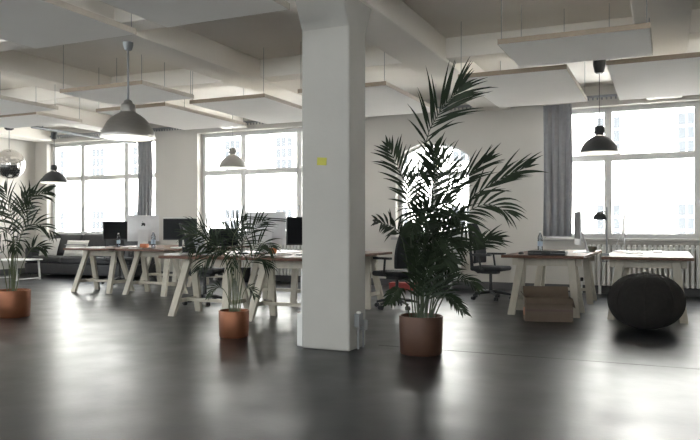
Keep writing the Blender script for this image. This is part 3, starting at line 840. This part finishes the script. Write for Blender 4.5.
# ------------------------------------------------------------------ palms
def bez(P, t):
    P = [Vector(p) for p in P]
    # Catmull-Rom through the points
    n = len(P)-1; s = t*n; i = min(int(s), n-1); u = s-i
    p0 = P[i-1] if i > 0 else P[0]*2-P[1]; p1 = P[i]; p2 = P[i+1]; p3 = P[i+2] if i+2 <= n else P[n]*2-P[n-1]
    return .5*((2*p1)+(p2-p0)*u+(2*p0-5*p1+4*p2-p3)*u*u+(3*p1-p0-3*p2+p3)*u**3)
def frond(parent, pts, t0, L, droop, face, nleaf, wid, rr, sm, am=1.):
    path = [bez(pts, k/24) for k in range(25)]
    lf = MB()
    face = Vector(face).normalized()
    for k in range(nleaf):
        s = (k+.5)/nleaf
        t = t0+(1-t0)*(.02+.98*s)
        t = min(t, .999)
        p = bez(pts, t); T = (bez(pts, min(t+.02, 1))-bez(pts, max(t-.02, 0))).normalized()
        S = T.cross(face)
        if S.length < .2: S = T.cross(face+Vector((.5, .5, .3)))
        S.normalize(); N = S.cross(T).normalized()
        for sd in (-1, 1):
            if rr.random() < .04: continue
            ph = R((54-34*s)*am+rr.uniform(-8, 8))
            ln = L*(.55+.75*math.sin(math.pi*min(1, .12+.80*s)))*rr.uniform(.82, 1.12)*(.72 if s > .9 else 1)
            d = (T*math.cos(ph)+S*sd*math.sin(ph)+N*(.22+rr.uniform(-.12, .12))).normalized()
            wv = d.cross(N).normalized()
            wv = (wv*math.cos(.35*sd)+N*math.sin(.35*sd))
            base = len(lf.v); ns = 6
            dr = droop*rr.uniform(.7, 1.3)
            q = p.copy(); dd = d.copy()
            for i in range(ns+1):
                u = i/ns
                ww = wid*(.35+1.0*u/.3 if u < .3 else 1.35*(1-((u-.3)/.7)**1.6))*.5
                ww = max(ww, .0006)
                fold = N*ww*.25
                lf.v += [tuple(q-wv*ww+fold), tuple(q), tuple(q+wv*ww+fold)]
                dd = (dd+Vector((0, 0, -dr/ns*(.3+1.4*u)))).normalized()
                q = q+dd*(ln/ns)
            for i in range(ns):
                a = base+i*3
                lf.f += [(a, a+1, a+4, a+3), (a+1, a+2, a+5, a+4)]
    f = lf.build('frond', M['leaf'], parent, smooth=True, fix=False)
    MB().tube(path, [rr.uniform(.0075, .0095)*(1-.8*k/24)*(wid/.03)**.5 for k in range(25)], 6).build('stalk', sm, f, smooth=True)
    return f
def palm(loc, rz, pot_r, pot_h, pot_m, fronds, label, wid, seed):
    rr = random.Random(seed)
    e = empty('potted_palm', loc, rz, label, 'potted plant', 'potted palms')
    p = MB().lathe([(0, 0), (pot_r*.90, 0), (pot_r*.95, .012), (pot_r*.985, pot_h*.5), (pot_r, pot_h-.008), (pot_r-.003, pot_h), (pot_r-.010, pot_h), (pot_r-.012, pot_h-.06), (0, pot_h-.06)], 40)
    p.build('pot', pot_m, e, smooth=True)
    MB().lathe([(0, pot_h-.03), (pot_r*.4, pot_h-.034), (pot_r-.011, pot_h-.05), (pot_r-.011, pot_h-.058), (0, pot_h-.058)], 28).build('soil', M['soil'], e, smooth=True)
    for pts, t0, L, droop, face, nl, am in fronds:
        frond(e, pts, t0, L, droop, face, nl, wid, rr, M['dark_stalk' if pot_m is M['brown_pot'] else 'stalk'], am)
    return e
YAW = R(24.4)
# frond paths in metres: right, away, up from the foot of each pot
#PALMS>
TALL = [
    ([(0.017, 0.0, 0.267), (0.034, -0.009, 1.053), (0.034, -0.037, 1.753), (0.154, -0.084, 2.052), (0.325, -0.15, 2.249)], 0.5, 0.329, 0.45, (0, -1, 0.15), 18, 0.8),
    ([(0.077, 0.0, 0.267), (0.179, 0.006, 0.839), (0.384, 0.025, 1.266), (0.658, 0.056, 1.472), (0.931, 0.1, 1.6)], 0.5, 0.266, 0.35, (0, -1, 0.15), 12, 0.5),
    ([(0.06, 0.0, 0.267), (0.145, -0.016, 0.754), (0.299, -0.062, 1.121), (0.521, -0.141, 1.266), (0.701, -0.25, 1.19)], 0.5, 0.238, 0.9, (0.3, -0.9, 0.3), 10, 0.7),
    ([(0.077, 0.0, 0.267), (0.214, 0.009, 0.626), (0.402, 0.037, 0.865), (0.538, 0.084, 0.942), (0.675, 0.15, 0.967)], 0.48, 0.196, 0.5, (0, -1, 0.15), 10, 0.55),
    ([(-0.043, 0.0, 0.267), (-0.077, -0.013, 0.797), (-0.111, -0.05, 1.266), (-0.179, -0.113, 1.523), (-0.299, -0.2, 1.753)], 0.48, 0.21, 0.4, (0, -1, 0.15), 16, 1.0),
    ([(-0.06, 0.0, 0.267), (-0.111, -0.031, 0.711), (-0.179, -0.125, 1.002), (-0.282, -0.281, 1.087), (-0.419, -0.5, 1.121)], 0.5, 0.182, 0.4, (0, -1, 0.15), 10, 0.6),
    ([(-0.009, 0.0, 0.267), (0.026, -0.013, 0.882), (0.06, -0.05, 1.266), (0.103, -0.113, 1.497), (0.085, -0.2, 1.736)], 0.45, 0.224, 0.4, (0, -1, 0.15), 17, 1.0),
    ([(0.026, 0.0, 0.267), (0.094, 0.016, 0.882), (0.171, 0.062, 1.266), (0.402, 0.141, 1.497), (0.624, 0.25, 1.685)], 0.5, 0.252, 0.25, (0, -1, 0.15), 12, 0.5),
    ([(0.026, 0.0, 0.267), (0.128, 0.022, 0.967), (0.214, 0.087, 1.352), (0.239, 0.197, 1.583), (0.162, 0.35, 1.753)], 0.5, 0.224, 0.4, (0, -1, 0.15), 16, 1.0),
    ([(0.094, 0.0, 0.267), (0.214, -0.013, 0.523), (0.308, -0.05, 0.626), (0.367, -0.113, 0.634), (0.453, -0.2, 0.566)], 0.45, 0.126, 0.8, (0, -0.4, 0.9), 10, 1.0),
    ([(0.06, 0.0, 0.267), (0.145, -0.013, 0.455), (0.214, -0.05, 0.489), (0.265, -0.113, 0.455), (0.333, -0.2, 0.369)], 0.4, 0.112, 0.8, (0, -0.4, 0.9), 12, 1.0),
    ([(0.0, 0.0, 0.267), (0.017, -0.034, 0.78), (0.0, -0.138, 1.121), (-0.043, -0.309, 1.207), (-0.128, -0.55, 1.036)], 0.45, 0.224, 0.8, (0, -0.4, 0.9), 17, 1.0),
    ([(0.034, 0.0, 0.267), (0.085, -0.031, 0.839), (0.171, -0.125, 1.121), (0.273, -0.281, 1.155), (0.384, -0.5, 0.967)], 0.45, 0.224, 0.8, (0, -0.4, 0.9), 17, 1.0),
    ([(-0.026, 0.0, 0.267), (-0.06, 0.025, 0.882), (-0.085, 0.1, 1.266), (-0.026, 0.225, 1.48), (0.128, 0.4, 1.583)], 0.45, 0.21, 0.6, (0, -1, 0.15), 16, 1.0),
    ([(-0.077, 0.0, 0.267), (-0.162, -0.016, 0.523), (-0.188, -0.062, 0.557), (-0.239, -0.141, 0.523), (-0.29, -0.25, 0.455)], 0.4, 0.112, 0.9, (0, -0.4, 0.9), 12, 1.0),
    ([(-0.017, 0.0, 0.267), (-0.026, -0.019, 0.711), (-0.009, -0.075, 1.036), (0.077, -0.169, 1.207), (0.214, -0.3, 1.266)], 0.4, 0.238, 0.7, (0.3, -0.9, 0.3), 17, 1.0),
    ([(0.034, 0.0, 0.267), (0.06, 0.0, 0.626), (0.128, 0.0, 0.899), (0.214, 0.0, 0.985), (0.35, 0.0, 0.916)], 0.4, 0.21, 0.8, (0, -1, 0.15), 17, 1.0),
    ([(-0.009, 0.0, 0.267), (0.026, -0.013, 0.54), (0.094, -0.05, 0.754), (0.162, -0.113, 0.839), (0.265, -0.2, 0.78)], 0.4, 0.182, 0.8, (0, -1, 0.15), 16, 1.0),
    ([(-0.026, 0.0, 0.267), (-0.009, 0.006, 0.626), (0.017, 0.025, 0.882), (0.043, 0.056, 1.096), (0.026, 0.1, 1.266)], 0.3, 0.21, 0.5, (0, -1, 0.15), 17, 1.0),
    ([(0.043, 0.0, 0.267), (0.077, 0.013, 0.583), (0.111, 0.05, 0.839), (0.196, 0.113, 1.036), (0.316, 0.2, 1.121)], 0.35, 0.21, 0.7, (0, -1, 0.15), 17, 1.0),
    ([(-0.043, 0.0, 0.267), (-0.06, 0.006, 0.54), (-0.068, 0.025, 0.78), (-0.068, 0.056, 0.925), (-0.094, 0.1, 1.036)], 0.35, 0.154, 0.6, (0, -1, 0.15), 14, 0.8),
    ([(-0.009, 0.0, 0.267), (-0.026, -0.013, 0.455), (-0.043, -0.05, 0.626), (-0.051, -0.113, 0.78), (-0.094, -0.2, 0.899)], 0.25, 0.168, 0.6, (0, -1, 0.15), 14, 0.8),
    ([(0.026, 0.0, 0.267), (0.06, -0.009, 0.438), (0.103, -0.037, 0.592), (0.137, -0.084, 0.728), (0.214, -0.15, 0.831)], 0.25, 0.168, 0.6, (0, -1, 0.15), 14, 0.8),
    ([(0.009, 0.0, 0.267), (0.017, -0.019, 0.455), (0.026, -0.075, 0.626), (0.043, -0.169, 0.78), (0.06, -0.3, 0.916)], 0.25, 0.168, 0.6, (0, -1, 0.15), 14, 0.8),
    ([(0.051, 0.0, 0.267), (0.111, 0.006, 0.421), (0.171, 0.025, 0.54), (0.222, 0.056, 0.643), (0.29, 0.1, 0.711)], 0.3, 0.154, 0.6, (0, -1, 0.15), 13, 0.8),
    ([(0.0, 0.0, 0.267), (0.077, 0.019, 0.626), (0.145, 0.075, 0.925), (0.248, 0.169, 1.121), (0.402, 0.3, 1.207)], 0.4, 0.21, 0.6, (0, -1, 0.15), 16, 0.8),
    ([(0.009, 0.0, 0.267), (-0.009, -0.028, 0.711), (0.026, -0.113, 0.925), (0.06, -0.253, 1.01), (0.128, -0.45, 0.882)], 0.4, 0.21, 0.9, (0, -0.4, 0.9), 16, 1.0),
]
palm((-1.918, 5.696, 0), YAW, 0.187, 0.325, M['brown_pot'], TALL, 'tall dark green palm in a brown pot right of the pillar', 0.018, 3)
SMALL = [
    ([(-0.02, 0.0, 0.203), (-0.059, 0.0, 0.656), (-0.128, 0.0, 0.873), (-0.286, 0.0, 0.981), (-0.513, 0.0, 1.021)], 0.5, 0.178, 0.7, (0, -1, 0.15), 13, 1.0),
    ([(0.02, 0.0, 0.203), (0.039, 0.003, 0.705), (0.079, 0.013, 0.893), (0.158, 0.028, 1.031), (0.276, 0.05, 1.139)], 0.45, 0.194, 0.6, (0, -1, 0.15), 13, 1.0),
    ([(-0.039, 0.0, 0.203), (-0.079, 0.009, 0.735), (-0.187, 0.037, 0.942), (-0.315, 0.084, 1.05), (-0.453, 0.15, 1.09)], 0.45, 0.178, 0.7, (0, -1, 0.15), 12, 1.0),
    ([(0.039, 0.0, 0.203), (0.099, -0.006, 0.636), (0.177, -0.025, 0.833), (0.276, -0.056, 0.922), (0.384, -0.1, 0.883)], 0.45, 0.194, 0.9, (0, -1, 0.15), 12, 1.0),
    ([(0.0, 0.0, 0.203), (0.0, -0.006, 0.755), (-0.01, -0.025, 0.932), (0.039, -0.056, 1.05), (0.128, -0.1, 1.129)], 0.45, 0.194, 0.4, (0, -1, 0.15), 12, 1.0),
    ([(-0.01, 0.0, 0.203), (-0.02, -0.009, 0.676), (-0.079, -0.037, 0.843), (-0.197, -0.084, 0.824), (-0.306, -0.15, 0.676)], 0.45, 0.178, 0.9, (0, -1, 0.15), 12, 1.0),
    ([(0.03, 0.0, 0.203), (0.079, 0.006, 0.538), (0.148, 0.025, 0.715), (0.237, 0.056, 0.774), (0.325, 0.1, 0.695)], 0.45, 0.162, 0.8, (0, -1, 0.15), 11, 1.0),
    ([(0.01, 0.0, 0.203), (0.02, -0.025, 0.695), (0.02, -0.1, 0.863), (0.02, -0.225, 0.883), (0.049, -0.4, 0.695)], 0.45, 0.178, 0.9, (0, -0.4, 0.9), 12, 1.0),
    ([(0.02, 0.0, 0.203), (0.059, 0.019, 0.715), (0.03, 0.075, 0.932), (-0.059, 0.169, 1.05), (-0.177, 0.3, 1.1)], 0.45, 0.178, 0.6, (0, -1, 0.15), 11, 1.0),
    ([(-0.02, 0.0, 0.203), (-0.069, -0.006, 0.41), (-0.128, -0.025, 0.488), (-0.177, -0.056, 0.479), (-0.227, -0.1, 0.4)], 0.45, 0.097, 0.8, (0, -0.4, 0.9), 8, 1.0),
    ([(0.049, 0.0, 0.203), (0.089, -0.003, 0.41), (0.128, -0.013, 0.479), (0.168, -0.028, 0.469), (0.217, -0.05, 0.4)], 0.45, 0.097, 0.8, (0, -0.4, 0.9), 8, 1.0),
    ([(0.0, 0.0, 0.203), (-0.03, -0.019, 0.695), (-0.118, -0.075, 0.853), (-0.237, -0.169, 0.922), (-0.375, -0.3, 0.853)], 0.45, 0.178, 0.9, (0.3, -0.9, 0.3), 12, 1.0),
]
palm((-3.892, 5.811, 0), YAW, 0.15, 0.262, M['copper'], SMALL, 'small palm in a copper pot left of the pillar', 0.012, 5)
LEFT = [
    ([(0.0, 0.0, 0.261), (0.012, 0.0, 0.804), (0.0, 0.0, 1.106), (-0.048, 0.0, 1.348), (-0.109, 0.0, 1.553)], 0.48, 0.198, 0.5, (0, -1, 0.15), 11, 1.0),
    ([(0.012, 0.0, 0.261), (0.036, 0.006, 0.804), (0.084, 0.025, 1.203), (0.193, 0.056, 1.432), (0.386, 0.1, 1.517)], 0.5, 0.218, 0.9, (0, -1, 0.15), 12, 1.0),
    ([(0.012, 0.0, 0.261), (0.06, -0.009, 0.732), (0.109, -0.037, 0.973), (0.193, -0.084, 1.203), (0.29, -0.15, 1.348)], 0.48, 0.218, 0.6, (0, -1, 0.15), 11, 1.0),
    ([(-0.036, 0.0, 0.261), (-0.06, 0.0, 0.804), (-0.109, 0.0, 1.142), (-0.254, 0.0, 1.372), (-0.471, 0.0, 1.348)], 0.48, 0.238, 0.9, (0, -1, 0.15), 11, 1.0),
    ([(-0.012, 0.0, 0.261), (-0.012, 0.016, 0.901), (0.024, 0.062, 1.239), (0.048, 0.141, 1.408), (0.121, 0.25, 1.505)], 0.48, 0.178, 0.4, (0, -1, 0.15), 11, 1.0),
    ([(0.024, 0.0, 0.261), (0.097, 0.006, 0.587), (0.181, 0.025, 0.78), (0.241, 0.056, 0.841), (0.338, 0.1, 0.817)], 0.48, 0.158, 0.8, (0, -1, 0.15), 10, 1.0),
    ([(-0.06, 0.0, 0.261), (-0.133, -0.006, 0.66), (-0.254, -0.025, 0.78), (-0.35, -0.056, 0.792), (-0.447, -0.1, 0.684)], 0.45, 0.198, 0.8, (0, -1, 0.15), 10, 1.0),
    ([(-0.012, 0.0, 0.261), (-0.012, 0.022, 0.804), (-0.036, 0.087, 1.046), (-0.133, 0.197, 1.215), (-0.302, 0.35, 1.336)], 0.45, 0.238, 0.5, (0, -1, 0.15), 10, 1.0),
    ([(0.0, 0.0, 0.261), (0.024, -0.028, 0.708), (0.036, -0.113, 0.961), (0.024, -0.253, 1.046), (-0.024, -0.45, 0.829)], 0.45, 0.218, 0.9, (0, -0.4, 0.9), 11, 1.0),
    ([(0.0, 0.0, 0.261), (0.036, 0.016, 0.78), (0.109, 0.062, 1.046), (0.229, 0.141, 1.118), (0.398, 0.25, 0.998)], 0.45, 0.198, 0.9, (0, -1, 0.15), 11, 1.0),
    ([(0.0, 0.0, 0.261), (-0.024, -0.019, 0.587), (-0.084, -0.075, 0.78), (-0.157, -0.169, 0.853), (-0.229, -0.3, 0.732)], 0.45, 0.198, 0.9, (0, -0.4, 0.9), 10, 1.0),
    ([(-0.012, 0.0, 0.261), (-0.012, -0.019, 0.66), (0.036, -0.075, 0.865), (0.097, -0.169, 0.925), (0.181, -0.3, 0.804)], 0.45, 0.198, 0.9, (0, -0.4, 0.9), 10, 1.0),
]
palm((-7.195, 6.015, 0), YAW, 0.2, 0.325, M['copper'], LEFT, 'palm in a wide copper pot at the left edge', 0.018, 9)
#<PALMS

# ------------------------------------------------------------------ daylight
wd = bpy.data.worlds.new('overcast'); scene.world = wd; wd.use_nodes = True
bg = wd.node_tree.nodes['Background']
bg.inputs['Color'].default_value = (.98, .995, 1, 1); bg.inputs['Strength'].default_value = 7.5
sl = bpy.data.lights.new('fill_sun', 'SUN'); sl.energy = 27; sl.angle = R(3); sl.color = (1, .985, .97)  # added to brighten facade and yard; the sky itself is overcast
so = bpy.data.objects.new('fill_sun', sl); C.objects.link(so); so.rotation_euler = (R(38), 0, R(-10)); so.location = (0, -20, 30)
def portal(loc, rot, sx, sy):
    l = bpy.data.lights.new('window_portal', 'AREA'); l.shape = 'RECTANGLE'; l.size = sx; l.size_y = sy
    l.cycles.is_portal = True
    o = bpy.data.objects.new('window_portal', l); C.objects.link(o); o.location = loc; o.rotation_euler = rot
zc, zs = (SILL+TOP)/2, TOP-SILL
for a, b, _ in W: portal(((a+b)/2, YW+TH+.01, zc), (R(-90), 0, 0), b-a, zs)
portal((cx, YW+TH+.01, 1.76), (R(-90), 0, 0), AX1-AX0, 1.72)
for a, b in bw: portal(((a+b)/2, YB-.41, zc), (R(90), 0, 0), b-a, zs)
for a, b in lw: portal((XL-.41, (a+b)/2, zc), (0, R(-90), 0), zs, b-a)
for a, b in rw: portal((XR+.41, (a+b)/2, zc), (0, R(90), 0), zs, b-a)

# ------------------------------------------------------------------ camera
cd = bpy.data.cameras.new('camera'); cam = bpy.data.objects.new('camera', cd); C.objects.link(cam)
cam.location = (0, 0, 1.07); cam.rotation_euler = (R(90), 0, YAW)
cd.sensor_width = 36; cd.lens = 36; cd.shift_y = 8/700; cd.clip_start = .05; cd.clip_end = 300
scene.camera = cam
vs = scene.view_settings
vs.view_transform = 'Standard'; vs.look = 'None'; vs.gamma = 1; vs.exposure = .58
try: vs.use_curve_mapping = False
except Exception: pass
cy = scene.cycles
cy.max_bounces = 10; cy.diffuse_bounces = 7; cy.glossy_bounces = 5; cy.transparent_max_bounces = 16
cy.sample_clamp_indirect = 12; cy.caustics_reflective = False; cy.caustics_refractive = False
cy.use_denoising = True
